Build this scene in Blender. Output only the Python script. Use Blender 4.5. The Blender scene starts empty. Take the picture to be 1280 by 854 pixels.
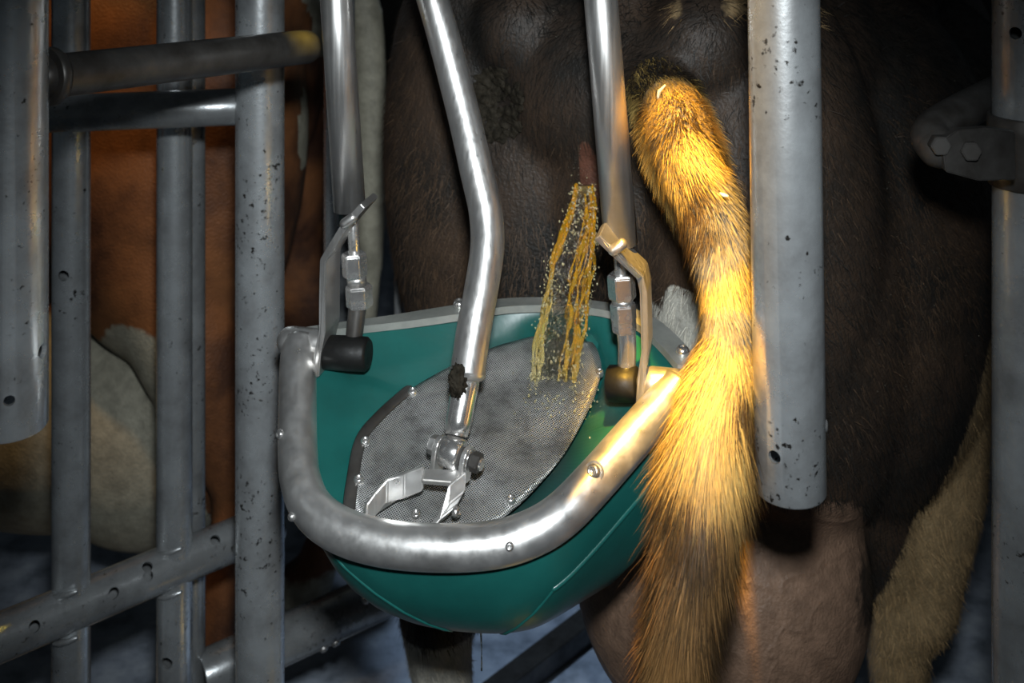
import bpy, bmesh, math, random
import numpy as np
from mathutils import Vector, Matrix

random.seed(4)
RNG = np.random.default_rng(11)
S = bpy.context.scene
C = S.collection
F, CX, HY, CZ = 1400.0, 640.0, -160.0, 1.5      # focal (px), centre x, horizon row, camera height

# ------------------------------------------------------------------ camera
cd = bpy.data.cameras.new('camera')
cam = bpy.data.objects.new('camera', cd)
C.objects.link(cam)
cam.location = (0, 0, CZ)
cam.rotation_euler = (math.pi / 2, 0, 0)
cd.sensor_width = 36.0
cd.lens = F / 1280 * 36.0
cd.shift_y = -(427 - HY) / 1280
cd.clip_start = 0.02
cd.dof.use_dof = True
cd.dof.focus_distance = 1.1
cd.dof.aperture_fstop = 6.3
S.camera = cam

# ------------------------------------------------------------------ world, lights, exposure
w = bpy.data.worlds.new('barn_world')
S.world = w
w.use_nodes = True
w.node_tree.nodes['Background'].inputs[0].default_value = (0.75, 0.9, 1.0, 1)
w.node_tree.nodes['Background'].inputs[1].default_value = 0.02
S.view_settings.view_transform = 'Standard'
S.view_settings.look = 'None'
S.view_settings.exposure = 0.0
S.view_settings.gamma = 1.0
S.view_settings.use_curve_mapping = False


def look(o, target):
    d = Vector(target) - o.location
    o.rotation_euler = d.to_track_quat('-Z', 'Y').to_euler()


def spot(name, loc, target, energy, color, size, blend, radius):
    l = bpy.data.lights.new(name, 'SPOT')
    l.energy = energy
    l.color = color
    l.spot_size = math.radians(size)
    l.spot_blend = blend
    l.shadow_soft_size = radius
    o = bpy.data.objects.new(name, l)
    C.objects.link(o)
    o.location = loc
    look(o, target)
    return o


def P(px, py, d):
    return Vector(((px - CX) / F * d, d, CZ - (py - HY) / F * d))


spot('camera_flash', (0.02, 0.02, 1.65), P(660, 420, 1.2), 94, (0.9, 0.97, 1.0), 55, 1.0, 0.035)
lw = spot('added_tail_spot', (0.09, 0.53, 2.75), P(850, 315, 1.045), 1050, (1.0, 0.54, 0.06), 12.6, 0.45, 0.03)  # added spot, a narrow warm beam fitted to the tail
lw.scale = (.45, 1, 1)                       # beam squeezed sideways to keep it off the post
spot('added_flank_spot', (-0.75, 1.25, 2.7), (-.70, 1.80, 1.15), 60, (1.0, 0.6, 0.22), 21, 0.6, 0.05)  # added spot that warms only the brown cow's flank
spot('added_bar_end_spot', (0.25, 1.15, 2.3), P(384, 48, 1.264), 230, (1.0, 0.68, 0.06), 1.9, 0.4, 0.02)  # extra spot added just to yellow the guard bar's end
spot('added_floor_spot', (-0.45, 2.3, 3.0), (.12, 2.2, 0), 110, (0.6, 0.78, 1.0), 22, 0.6, 0.1)  # added spot brightening the floor behind, in place of daylight

# ------------------------------------------------------------------ tagging helpers


def tag(o, label=None, cat=None, group=None, kind=None):
    if label: o['label'] = label
    if cat: o['category'] = cat
    if group: o['group'] = group
    if kind: o['kind'] = kind
    return o


def thing(name, loc, label, cat, group=None):
    o = bpy.data.objects.new(name, None)
    o.empty_display_size = 0.05
    C.objects.link(o)
    o.location = loc
    bpy.context.view_layer.update()
    return tag(o, label, cat, group)


def link(name, me, mat, parent=None):
    o = bpy.data.objects.new(name, me)
    if mat is not None and len(me.materials) == 0:
        me.materials.append(mat)
    C.objects.link(o)
    if parent is not None:
        o.parent = parent
        # all meshes are modelled in world coordinates
        if parent.type == 'EMPTY':
            o.matrix_parent_inverse = Matrix.Translation(-parent.location)
    return o


# ------------------------------------------------------------------ materials
def nodes(name):
    m = bpy.data.materials.new(name)
    m.use_nodes = True
    nt = m.node_tree
    return m, nt, nt.nodes['Principled BSDF']


def N(nt, t, **kw):
    n = nt.nodes.new(t)
    for k, v in kw.items():
        if k in n.inputs:
            n.inputs[k].default_value = v
        else:
            setattr(n, k, v)
    return n


def ramp(nt, src, stops):
    r = nt.nodes.new('ShaderNodeValToRGB')
    e = r.color_ramp.elements
    while len(e) < len(stops):
        e.new(0.5)
    for k, (p, c) in enumerate(stops):
        e[k].position = p
        e[k].color = c if len(c) == 4 else (*c, 1)
    nt.links.new(src, r.inputs[0])
    return r


def coords(nt, scale=(1, 1, 1)):
    tc = nt.nodes.new('ShaderNodeTexCoord')
    mp = nt.nodes.new('ShaderNodeMapping')
    mp.inputs['Scale'].default_value = scale
    nt.links.new(tc.outputs['Object'], mp.inputs[0])
    return mp.outputs[0]


def bump(nt, bs, src, strength, dist=0.002):
    b = nt.nodes.new('ShaderNodeBump')
    b.inputs['Strength'].default_value = strength
    b.inputs['Distance'].default_value = dist
    nt.links.new(src, b.inputs['Height'])
    nt.links.new(b.outputs[0], bs.inputs['Normal'])


def mat_noise(name, stops, scale, rough=(0.4, 0.6), metal=0.0, stretch=(1, 1, 1), bstr=0.15, detail=6, spec=0.5, bscale=None, coat=0.0):
    m, nt, bs = nodes(name)
    v = coords(nt, stretch)
    n = N(nt, 'ShaderNodeTexNoise', Scale=scale, Detail=detail, Roughness=0.6)
    nt.links.new(v, n.inputs['Vector'])
    r = ramp(nt, n.outputs[0], stops)
    nt.links.new(r.outputs[0], bs.inputs['Base Color'])
    rr = ramp(nt, n.outputs[0], [(0.3, (rough[1],) * 3), (0.7, (rough[0],) * 3)])
    nt.links.new(rr.outputs[0], bs.inputs['Roughness'])
    bs.inputs['Metallic'].default_value = metal
    bs.inputs['Specular IOR Level'].default_value = spec
    bs.inputs['Coat Weight'].default_value = coat
    n2 = N(nt, 'ShaderNodeTexNoise', Scale=bscale or scale * 3, Detail=4)
    nt.links.new(v, n2.inputs['Vector'])
    bump(nt, bs, n2.outputs[0], bstr)
    return m


def galv(name, tone, dirt=0.5, metal=0.75):
    """galvanised pipe: mottled zinc with dark specks"""
    m, nt, bs = nodes(name)
    v = coords(nt)
    n = N(nt, 'ShaderNodeTexNoise', Scale=16, Detail=8, Roughness=0.65)
    nt.links.new(v, n.inputs['Vector'])
    t = tone
    base = ramp(nt, n.outputs[0], [(0.32, (t * 0.55, t * 0.56, t * 0.57)), (0.5, (t * 0.85, t * 0.88, t * 0.9)), (0.68, (t * 1.1, t * 1.15, t * 1.18))])
    n2 = N(nt, 'ShaderNodeTexNoise', Scale=130, Detail=3, Roughness=0.6)
    nt.links.new(v, n2.inputs['Vector'])
    n3 = N(nt, 'ShaderNodeTexNoise', Scale=9, Detail=2)
    nt.links.new(v, n3.inputs['Vector'])
    ad = N(nt, 'ShaderNodeMath', operation='MULTIPLY_ADD')
    nt.links.new(n3.outputs[0], ad.inputs[0])
    ad.inputs[1].default_value = 0.5
    nt.links.new(n2.outputs[0], ad.inputs[2])
    sp = ramp(nt, ad.outputs[0], [(0.94 - .05 * dirt, (0, 0, 0)), (1.02 - .04 * dirt, (1, 1, 1))])
    mx = N(nt, 'ShaderNodeMix', data_type='RGBA')
    nt.links.new(sp.outputs[0], mx.inputs['Factor'])
    nt.links.new(base.outputs[0], mx.inputs['A'])
    mx.inputs['B'].default_value = (0.05, 0.045, 0.04, 1)
    nt.links.new(mx.outputs['Result'], bs.inputs['Base Color'])
    rr = ramp(nt, n.outputs[0], [(0.3, (0.35,) * 3), (0.7, (0.22,) * 3)])
    nt.links.new(rr.outputs[0], bs.inputs['Roughness'])
    bs.inputs['Metallic'].default_value = metal
    bump(nt, bs, n2.outputs[0], 0.12)
    return m


def brushed(name, tone, rough=0.28, axis='Z'):
    m, nt, bs = nodes(name)
    st = {'Z': (260, 260, 4), 'R': (4, 4, 400), 'N': (60, 60, 60)}[axis]
    v = coords(nt, st)
    n = N(nt, 'ShaderNodeTexNoise', Scale=1.0, Detail=4, Roughness=0.6)
    nt.links.new(v, n.inputs['Vector'])
    v2 = coords(nt)
    n2 = N(nt, 'ShaderNodeTexNoise', Scale=14, Detail=6, Roughness=0.65)
    nt.links.new(v2, n2.inputs['Vector'])
    c = ramp(nt, n2.outputs[0], [(0.3, (tone * .74, tone * .71, tone * .68)), (0.55, (tone, tone * .98, tone * .96))])
    nt.links.new(c.outputs[0], bs.inputs['Base Color'])
    r = ramp(nt, n.outputs[0], [(0.3, (rough - .06,) * 3), (0.7, (rough + .14,) * 3)])
    nt.links.new(r.outputs[0], bs.inputs['Roughness'])
    bs.inputs['Metallic'].default_value = 0.9
    bump(nt, bs, n.outputs[0], 0.05, 0.001)
    return m


M = {}
M['galv'] = galv('galvanised_steel', 0.78, 0.2, 0.8)
M['galv_dirty'] = galv('galvanised_steel_worn', 0.78, .75, 0.75)
M['galv_dull'] = galv('galvanised_steel_dull', 0.36, 0.7, 0.55)
M['steel'] = brushed('brushed_stainless', 0.6, 0.33)
M['steel_bright'] = brushed('bright_stainless', 0.78, 0.2, 'N')
M['alu'] = brushed('scuffed_aluminium', 0.78, 0.33, 'N')
M['dark_steel'] = mat_noise('dark_grimy_steel', [(0.3, (.035, .03, .026)), (0.6, (.09, .085, .08)), (.8, (.16, .13, .1))], 22, (.3, .5), .5)
M['rubber'] = mat_noise('black_rubber', [(0.3, (.002, .002, .002)), (0.7, (.008, .008, .0075))], 60, (.4, .65), spec=.3)
M['teal'] = mat_noise('teal_plastic', [(0.25, (.005, .045, .040)), (0.5, (.008, .085, .075)), (0.8, (.016, .13, .115))], 6, (.25, .42), bstr=.06, bscale=160)
M['flange'] = mat_noise('grey_flange', [(0.3, (.2, .22, .2)), (0.7, (.5, .5, .47))], 12, (.3, .5), .5)
M['dirt'] = mat_noise('dried_dung', [(0.3, (.007, .006, .004)), (0.7, (.034, .028, .02))], 120, (.6, .9), bstr=1.0, spec=.1)
M['straw'] = mat_noise('straw', [(0.3, (.7, .6, .35)), (0.7, (.9, .85, .65))], 60, (.5, .7))
M['hoof'] = mat_noise('hoof_horn', [(0.3, (.02, .016, .012)), (0.7, (.07, .055, .04))], 30, (.4, .6))
M['wall'] = mat_noise('barn_wall', [(0.3, (.02, .018, .015)), (0.7, (.05, .045, .04))], 3, (.7, .9))
M['floor'] = mat_noise('wet_concrete', [(0.3, (.16, .19, .23)), (0.5, (.40, .45, .54)), (0.7, (.6, .66, .74))], 14, (.12, .45), bstr=.5, bscale=60)

# woven screen
m, nt, bs = nodes('woven_wire_screen')
tc = nt.nodes.new('ShaderNodeTexCoord')
sx = nt.nodes.new('ShaderNodeSeparateXYZ')
nt.links.new(tc.outputs['UV'], sx.inputs[0])
hs = []
for ax in (0, 1):
    mu = N(nt, 'ShaderNodeMath', operation='MULTIPLY')
    nt.links.new(sx.outputs[ax], mu.inputs[0])
    mu.inputs[1].default_value = 2 * math.pi / 0.0019
    si = N(nt, 'ShaderNodeMath', operation='SINE')
    nt.links.new(mu.outputs[0], si.inputs[0])
    hs.append(si.outputs[0])
mxm = N(nt, 'ShaderNodeMath', operation='MAXIMUM')
nt.links.new(hs[0], mxm.inputs[0]); nt.links.new(hs[1], mxm.inputs[1])
n = N(nt, 'ShaderNodeTexNoise', Scale=35, Detail=6, Roughness=.7)
nt.links.new(tc.outputs['Object'], n.inputs['Vector'])
wc = ramp(nt, n.outputs[0], [(.3, (.25, .25, .24)), (.5, (.6, .6, .59)), (.75, (.85, .85, .83))])
hole = ramp(nt, mxm.outputs[0], [(.45, (.045, .045, .042)), (.8, (1, 1, 1))])
mu = N(nt, 'ShaderNodeMix', data_type='RGBA', blend_type='MULTIPLY')
mu.inputs['Factor'].default_value = 1
nt.links.new(wc.outputs[0], mu.inputs['A']); nt.links.new(hole.outputs[0], mu.inputs['B'])
nt.links.new(mu.outputs['Result'], bs.inputs['Base Color'])
bs.inputs['Metallic'].default_value = .6
bs.inputs['Roughness'].default_value = .33
bump(nt, bs, mxm.outputs[0], .5, .0008)
M['screen'] = m

# urine
m, nt, bs = nodes('amber_liquid')
v = coords(nt, (1, 1, .5))
n = N(nt, 'ShaderNodeTexNoise', Scale=170, Detail=3, Roughness=.6)
nt.links.new(v, n.inputs['Vector'])
at = N(nt, 'ShaderNodeAttribute', attribute_name='edge')
cr = ramp(nt, at.outputs['Fac'], [(0, (1, .985, .93)), (.5, (.99, .9, .55)), (1, (.98, .70, .16))])
nt.links.new(cr.outputs[0], bs.inputs['Base Color'])
tr = ramp(nt, at.outputs['Fac'], [(0, (1, 1, 1)), (.6, (1, 1, 1)), (1, (.88, .88, .88))])
nt.links.new(tr.outputs[0], bs.inputs['Transmission Weight'])
bs.inputs['IOR'].default_value = 1.45
bs.inputs['Roughness'].default_value = .12
bs.inputs['Specular IOR Level'].default_value = .8
bump(nt, bs, n.outputs[0], 1.0, .006)
M['urine'] = m
m, nt, bs = nodes('amber_liquid_rope')
v = coords(nt, (1, 1, .4))
n = N(nt, 'ShaderNodeTexNoise', Scale=70, Detail=2)
nt.links.new(v, n.inputs['Vector'])
at = N(nt, 'ShaderNodeAttribute', attribute_name='edge')
cr = ramp(nt, at.outputs['Fac'], [(0, (1, .96, .75)), (.5, (1, .82, .3)), (1, (1, .6, .05))])
nt.links.new(cr.outputs[0], bs.inputs['Base Color'])
bs.inputs['Transmission Weight'].default_value = .8
bs.inputs['IOR'].default_value = 1.33
bs.inputs['Roughness'].default_value = .09
bs.inputs['Specular IOR Level'].default_value = .9
bump(nt, bs, n.outputs[0], .3, .002)
M['rope'] = m


def cow_mat(name, dark, brown, white, tan, pink, flesh=(.12, .048, .03)):
    """albedo from smooth patch masks stored on the mesh, broken up by hair-scale noise"""
    m, nt, bs = nodes(name)
    v = coords(nt)
    n = N(nt, 'ShaderNodeTexNoise', Scale=45, Detail=6, Roughness=.7)
    nt.links.new(v, n.inputs['Vector'])
    nb = N(nt, 'ShaderNodeTexNoise', Scale=7, Detail=5, Roughness=.6)
    nt.links.new(v, nb.inputs['Vector'])
    cur = ramp(nt, nb.outputs[0], [(.4, dark), (.66, brown)]).outputs[0]
    for nm, col in (('tan', tan), ('white', white), ('pink', pink), ('flesh', flesh)):
        a = N(nt, 'ShaderNodeAttribute', attribute_name=nm)
        ad = N(nt, 'ShaderNodeMath', operation='MULTIPLY_ADD')
        nt.links.new(n.outputs[0], ad.inputs[0])
        ad.inputs[1].default_value = .5
        nt.links.new(a.outputs['Fac'], ad.inputs[2])
        r = ramp(nt, ad.outputs[0], [(.66, (0, 0, 0)), (.84, (1, 1, 1))])
        cc = ramp(nt, n.outputs[0], [(.3, tuple(x * .55 for x in col)), (.65, col)])
        mx = N(nt, 'ShaderNodeMix', data_type='RGBA')
        nt.links.new(r.outputs[0], mx.inputs['Factor'])
        nt.links.new(cur, mx.inputs['A'])
        nt.links.new(cc.outputs[0], mx.inputs['B'])
        cur = mx.outputs['Result']
    nt.links.new(cur, bs.inputs['Base Color'])
    bs.inputs['Roughness'].default_value = .55
    bs.inputs['Specular IOR Level'].default_value = .35
    ns = N(nt, 'ShaderNodeTexNoise', Scale=260, Detail=3)
    nt.links.new(v, ns.inputs['Vector'])
    # raised veins on bare skin
    nv = N(nt, 'ShaderNodeTexNoise', Scale=9, Detail=2, Distortion=1.2)
    nt.links.new(v, nv.inputs['Vector'])
    rv = ramp(nt, nv.outputs[0], [(.44, (0, 0, 0)), (.5, (1, 1, 1)), (.56, (0, 0, 0))])
    pa = N(nt, 'ShaderNodeAttribute', attribute_name='pink')
    mv = N(nt, 'ShaderNodeMath', operation='MULTIPLY')
    nt.links.new(rv.outputs[0], mv.inputs[0]); nt.links.new(pa.outputs['Fac'], mv.inputs[1])
    b1 = nt.nodes.new('ShaderNodeBump'); b1.inputs['Strength'].default_value = .22; b1.inputs['Distance'].default_value = .006
    nt.links.new(mv.outputs[0], b1.inputs['Height'])
    b2 = nt.nodes.new('ShaderNodeBump'); b2.inputs['Strength'].default_value = .5; b2.inputs['Distance'].default_value = .003
    nt.links.new(ns.outputs[0], b2.inputs['Height']); nt.links.new(b1.outputs[0], b2.inputs['Normal'])
    nt.links.new(b2.outputs[0], bs.inputs['Normal'])
    return m


M['cow'] = cow_mat('black_cow_coat', (.012, .0105, .009), (.05, .031, .02), (.5, .48, .42), (.30, .21, .11), (.22, .135, .09))
M['cow2'] = cow_mat('brown_cow_coat', (.055, .022, .011), (.22, .085, .03), (.34, .32, .25), (.30, .21, .11), (.3, .25, .2))
m, nt, bs = nodes('cow_hair')
at = N(nt, 'ShaderNodeAttribute', attribute_name='col')
nt.links.new(at.outputs['Color'], bs.inputs['Base Color'])
bs.inputs['Roughness'].default_value = .55
bs.inputs['Specular IOR Level'].default_value = .15
M['hair'] = m


# ------------------------------------------------------------------ mesh builders
def mesh_from(name, verts, faces, smooth=True):
    me = bpy.data.meshes.new(name)
    me.from_pydata([tuple(v) for v in verts], [], faces)
    me.update()
    if smooth:
        me.polygons.foreach_set('use_smooth', [True] * len(me.polygons))
    return me


def catmull(pts, n, closed=False):
    pts = [np.array(p, float) for p in pts]
    m_ = len(pts)
    out = []
    segs = m_ if closed else m_ - 1
    for i in range(segs):
        if closed:
            p0, p1, p2, p3 = pts[(i - 1) % m_], pts[i], pts[(i + 1) % m_], pts[(i + 2) % m_]
        else:
            p1, p2 = pts[i], pts[i + 1]
            p0 = pts[i - 1] if i > 0 else 2 * p1 - p2
            p3 = pts[i + 2] if i + 2 < m_ else 2 * p2 - p1
        for k in range(n):
            t = k / n
            out.append(.5 * (2 * p1 + (p2 - p0) * t + (2 * p0 - 5 * p1 + 4 * p2 - p3) * t * t + (3 * p1 - p0 - 3 * p2 + p3) * t ** 3))
    if not closed:
        out.append(pts[-1])
    return np.array(out)


def frames(path):
    path = np.array(path, float)
    T = np.gradient(path, axis=0)
    T /= np.linalg.norm(T, axis=1)[:, None] + 1e-12
    a = np.array([0, 1.0, 0]) if abs(T[0][1]) < .9 else np.array([1.0, 0, 0])
    U = []
    u = a - T[0] * a.dot(T[0]); u /= np.linalg.norm(u)
    for t in T:
        u = u - t * u.dot(t); u /= np.linalg.norm(u)
        U.append(u)
    U = np.array(U)
    return T, U, np.cross(T, U)


def tube(name, path, rad, n=32, round_ends=False, ry=None, jitter=0):
    path = np.array([tuple(p) for p in path], float)
    rad = np.broadcast_to(np.array(rad, float), (len(path),)).copy()
    if round_ends:
        T, _, _ = frames(path)
        pre, post, rp, rq = [], [], [], []
        for a in (80, 60, 40, 20):
            a = math.radians(a)
            pre.append(path[0] - T[0] * rad[0] * math.sin(a)); rp.append(rad[0] * math.cos(a))
            post.insert(0, path[-1] + T[-1] * rad[-1] * math.sin(a)); rq.insert(0, rad[-1] * math.cos(a))
        path = np.concatenate([pre, path, post]); rad = np.concatenate([rp, rad, rq])
    T, U, V = frames(path)
    ang = np.arange(n) / n * 2 * math.pi
    ry = rad if ry is None else ry
    vs = path[:, None] + np.cos(ang)[None, :, None] * U[:, None] * rad[:, None, None] + np.sin(ang)[None, :, None] * V[:, None] * np.broadcast_to(ry, rad.shape)[:, None, None]
    vs = vs.reshape(-1, 3)
    k = len(path)
    fs = []
    for i in range(k - 1):
        for j in range(n):
            fs.append((i * n + j, i * n + (j + 1) % n, (i + 1) * n + (j + 1) % n, (i + 1) * n + j))
    fs.append(tuple(range(n - 1, -1, -1)))
    fs.append(tuple((k - 1) * n + j for j in range(n)))
    me = mesh_from(name, vs, fs)
    me.polygons[-1].use_smooth = me.polygons[-2].use_smooth = False
    return me


def prism(name, poly, axis, thick, center=True):
    """extrude a planar 3-D polygon along axis by thick"""
    poly = [Vector(p) for p in poly]
    a = Vector(axis).normalized() * thick
    o = a * -.5 if center else Vector((0, 0, 0))
    n = len(poly)
    vs = [p + o for p in poly] + [p + o + a for p in poly]
    fs = [tuple(range(n - 1, -1, -1)), tuple(range(n, 2 * n))] + [(i, (i + 1) % n, n + (i + 1) % n, n + i) for i in range(n)]
    me = mesh_from(name, vs, fs, False)
    bm = bmesh.new(); bm.from_mesh(me)
    bmesh.ops.recalc_face_normals(bm, faces=bm.faces)
    bmesh.ops.bevel(bm, geom=bm.edges[:], offset=min(.0012, thick * .2), segments=2, affect='EDGES', clamp_overlap=True)
    bm.to_mesh(me); bm.free()
    return me


def strip(name, path, wdir, width, thick):
    """flat bar bent along a path: width along wdir, thickness in the bending plane"""
    path = [Vector(p) for p in path]
    wd = Vector(wdir).normalized()
    L, R_ = [], []
    for i, p in enumerate(path):
        t = (path[min(i + 1, len(path) - 1)] - path[max(i - 1, 0)]).normalized()
        nn = t.cross(wd).normalized() * thick / 2
        L.append(p + nn); R_.append(p - nn)
    return prism(name, L + R_[::-1], wd, width)


def hexnut(name, c, axis, r, h, hole=True, n=6):
    c = Vector(c); ax = Vector(axis).normalized()
    u = ax.orthogonal().normalized(); v = ax.cross(u)
    rings = [(-h / 2, r * .9), (-h / 2 * .82, r), (h / 2 * .82, r), (h / 2, r * .9)]
    vs, fs = [], []
    for z, rr in rings:
        for k in range(n):
            a = 2 * math.pi * k / n + .3
            vs.append(c + ax * z + u * rr * math.cos(a) + v * rr * math.sin(a))
    for i in range(3):
        for k in range(n):
            fs.append((i * n + k, i * n + (k + 1) % n, (i + 1) * n + (k + 1) % n, (i + 1) * n + k))
    fs.append(tuple(range(n - 1, -1, -1))); fs.append(tuple(range(3 * n, 4 * n)))
    me = mesh_from(name, vs, fs, False)
    bm = bmesh.new(); bm.from_mesh(me)
    bmesh.ops.bevel(bm, geom=bm.edges[:], offset=r * .06, segments=2, affect='EDGES')
    bm.to_mesh(me); bm.free()
    return me


def dome(name, c, axis, r, h=None):
    """pan-head screw: dome with a little socket"""
    c = Vector(c); ax = Vector(axis).normalized(); h = h or r * .7
    u = ax.orthogonal().normalized(); v = ax.cross(u)
    prof = [(1.0, -.3), (1.0, .15), (.92, .5), (.7, .82), (.45, 1.0), (.4, .7), (0.001, .65)]
    vs, fs, n = [], [], 14
    for rr, z in prof:
        for k in range(n):
            a = 2 * math.pi * k / n
            vs.append(c + ax * z * h + (u * math.cos(a) + v * math.sin(a)) * rr * r)
    for i in range(len(prof) - 1):
        for k in range(n):
            fs.append((i * n + k, i * n + (k + 1) % n, (i + 1) * n + (k + 1) % n, (i + 1) * n + k))
    return mesh_from(name, vs, fs)


def evaluated(obj, name):
    bpy.context.view_layer.update()
    dg = bpy.context.evaluated_depsgraph_get()
    me = bpy.data.meshes.new_from_object(obj.evaluated_get(dg), depsgraph=dg)
    me.name = name
    bpy.data.objects.remove(obj)
    return me


def pipe(name, p0, p1, r, mat, parent=None, holes=(), wall=.004, n=48, cap=0.004):
    """hollow pipe with a slightly rounded rim; holes = (point on axis, direction, radius)"""
    p0, p1 = Vector(p0), Vector(p1)
    ax = (p1 - p0).normalized()
    L = (p1 - p0).length
    u = ax.orthogonal().normalized(); v = ax.cross(u)
    prof = [(r - wall, 0), (r - wall * .3, 0), (r, wall * .5), (r, L * .25), (r, L * .5), (r, L * .75), (r, L - wall * .5), (r - wall * .3, L), (r - wall, L)]
    vs, fs = [], []
    for rr, z in prof:
        for k in range(n):
            a = 2 * math.pi * k / n
            vs.append(p0 + ax * z + (u * math.cos(a) + v * math.sin(a)) * rr)
    m_ = len(prof)
    for i in range(m_):
        for k in range(n):
            j = (i + 1) % m_
            fs.append((i * n + k, i * n + (k + 1) % n, j * n + (k + 1) % n, j * n + k))
    me = mesh_from(name, vs, fs)
    if holes:
        tmp = bpy.data.objects.new('tmp', me); C.objects.link(tmp)
        cut = []
        for (c, d, hr) in holes:
            c, d = Vector(c), Vector(d).normalized()
            cm = tube('cut', [c, c + d * (r * 1.6)], hr, 20)
            co = bpy.data.objects.new('cut', cm); C.objects.link(co)
            b = tmp.modifiers.new('b', 'BOOLEAN'); b.operation = 'DIFFERENCE'; b.object = co; b.solver = 'EXACT'
            cut.append(co)
        me = evaluated(tmp, name)
        for co in cut:
            bpy.data.objects.remove(co)
    me.polygons.foreach_set('use_smooth', [True] * len(me.polygons))
    bm = bmesh.new(); bm.from_mesh(me)
    bmesh.ops.recalc_face_normals(bm, faces=bm.faces)
    for e in bm.edges:
        if len(e.link_faces) == 2 and e.calc_face_angle(0) > .6:
            e.smooth = False
    bm.to_mesh(me); bm.free()
    return link(name, me, mat, parent)


def plane_hit(px, py, p0, nrm):
    r = Vector(((px - CX) / F, 1, -(py - HY) / F))
    o = Vector((0, 0, CZ))
    return o + r * ((Vector(p0) - o).dot(nrm) / r.dot(nrm))


# ------------------------------------------------------------------ setting
def slab(name, x0, x1, y0, y1, z0, z1, mat):
    vs = [(x, y, z) for z in (z0, z1) for y in (y0, y1) for x in (x0, x1)]
    fs = [(0, 2, 3, 1), (4, 5, 7, 6), (0, 1, 5, 4), (2, 6, 7, 3), (0, 4, 6, 2), (1, 3, 7, 5)]
    o = link(name, mesh_from(name, vs, fs, False), mat)
    o['kind'] = 'structure'
    return o


slab('floor', -4, 4, -1.5, 6, -.1, 0, M['floor'])
slab('wall_back', -4, 4, 6, 6.15, -.1, 3.6, M['wall'])

# ------------------------------------------------------------------ pipework
TOP = 2.25


def vpost(px_, d, r, name, mat, parent=None, z0=0.0, z1=TOP, holes=(), lean=0):
    x = (px_ - CX) / F * d
    hl = []
    for (hx, hy, hr) in holes:
        # pixel -> point on the near surface of the post, cut towards it
        z = CZ - (hy - HY) / F * (d - r)
        dx = (hx - CX) / F * (d - r) - x
        xa = x + lean * (z1 - z) / (z1 - z0)
        a = max(-1, min(1, (dx + x - xa) / r))
        hl.append(((xa, d, z), (a, -math.sqrt(max(0.03, 1 - a * a)), 0), hr))
    return pipe(name, (x + lean, d, z0), (x, d, z1), r, mat, parent, hl)


def zy(py, d):
    return CZ - (py - HY) / F * d


# left hanging post with its dark guard bar
t = thing('hanging_post', ((12 - CX) / F * .95, .95, zy(536, .95)), 'thick pitted pipe cut off at mid height, carrying the dark horizontal guard bar', 'pipe', 'hanging gate pipes')
vpost(13, .95, .0302, 'post', M['galv_dirty'], t, z0=zy(534, .95), holes=((10, 503, .0045), (50, 455, .006)))
a, b = P(60, 96, .985), P(352, 62, 1.25)
c = P(392, 58, 1.32); e = P(372, 62, 1.42)
bar = catmull([a, a.lerp(b, .5), b, P(378, 59, 1.285), P(381, 59, 1.30)], 8)
link('guard_bar', tube('guard_bar', bar, .0195, 32, True), M['dark_steel'], t)
dirb = (b - a).normalized()
link('collar', tube('collar', [a - dirb * .004, a + dirb * .004, a + dirb * .008], [.026, .026, .0235], 32), M['dark_steel'], t)

# right hanging post
xr = (985 - CX) / F * .95
t = thing('hanging_post', (xr, .95, zy(615, .95)), 'thick bright galvanised pipe ending above the udder, beside the hairy tail', 'pipe', 'hanging gate pipes')
vpost(988 - 26.5, .95, .0300, 'post', M['galv'], t, z0=zy(613, .95), holes=((970, 577, .0055),), lean=.018)
p = P(1024, 528, .95)
link('screw', dome('screw', (xr + .0285, .945, p.z), (1, -.25, 0), .006, .004), M['steel_bright'], t)

# side gate on the left: two uprights on a low drilled rail, and the upper rail
t = thing('side_gate', P(90, 760, 1.456) * 1, 'galvanised gate of two uprights joined by a low drilled rail', 'gate')
t.location.z = 0
ZR = zy(797, 1.4)
ra = Vector(((0 - CX) / F * 1.4, 1.4, ZR)); rb = Vector(((300 - CX) / F * 1.612, 1.612, ZR))
rd = (rb - ra).normalized()
ra2 = ra - rd * .5
side = Vector((rd.y, -rd.x, 0))


def on_axis(o_, d_, px):
    s = ((px - CX) / F * o_.y - o_.x) / (d_.x - (px - CX) / F * d_.y)
    return o_ + d_ * s


vpost(89, 1.462, .0241, 'post', M['galv'], t, holes=((79, 345, .007), (86, 783, .007)))
vpost(218, 1.548, .0241, 'post', M['galv'], t, holes=((208, 830, .008), (217, 713, .005)))
hl = [(on_axis(ra, rd, px), side * .75 + Vector((0, 0, zz)), .007) for px, zz in ((35, .35), (133, .35), (176, .45), (178, 1.0), (262, .9))]
pipe('rail', ra2, rb + rd * .06, .0285, M['galv_dull'], t, hl)
ua, ub = P(40, 143, 1.40), P(310, 133, 1.44)
pipe('rail', ua, ub, .0235, M['galv_dull'], t)
for px in (89, 218):      # weld beads where rail meets upright
    c = on_axis(ra, rd, px)
    for dz in (.03, -.03):
        link('weld', tube('weld', [c + Vector((x_, -.024 + abs(x_) * .35, dz + x_ * .25)) for x_ in (-.014, -.005, .005, .014)], [.003, .0042, .0038, .003], 10, True), M['galv_dull'], t)

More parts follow.
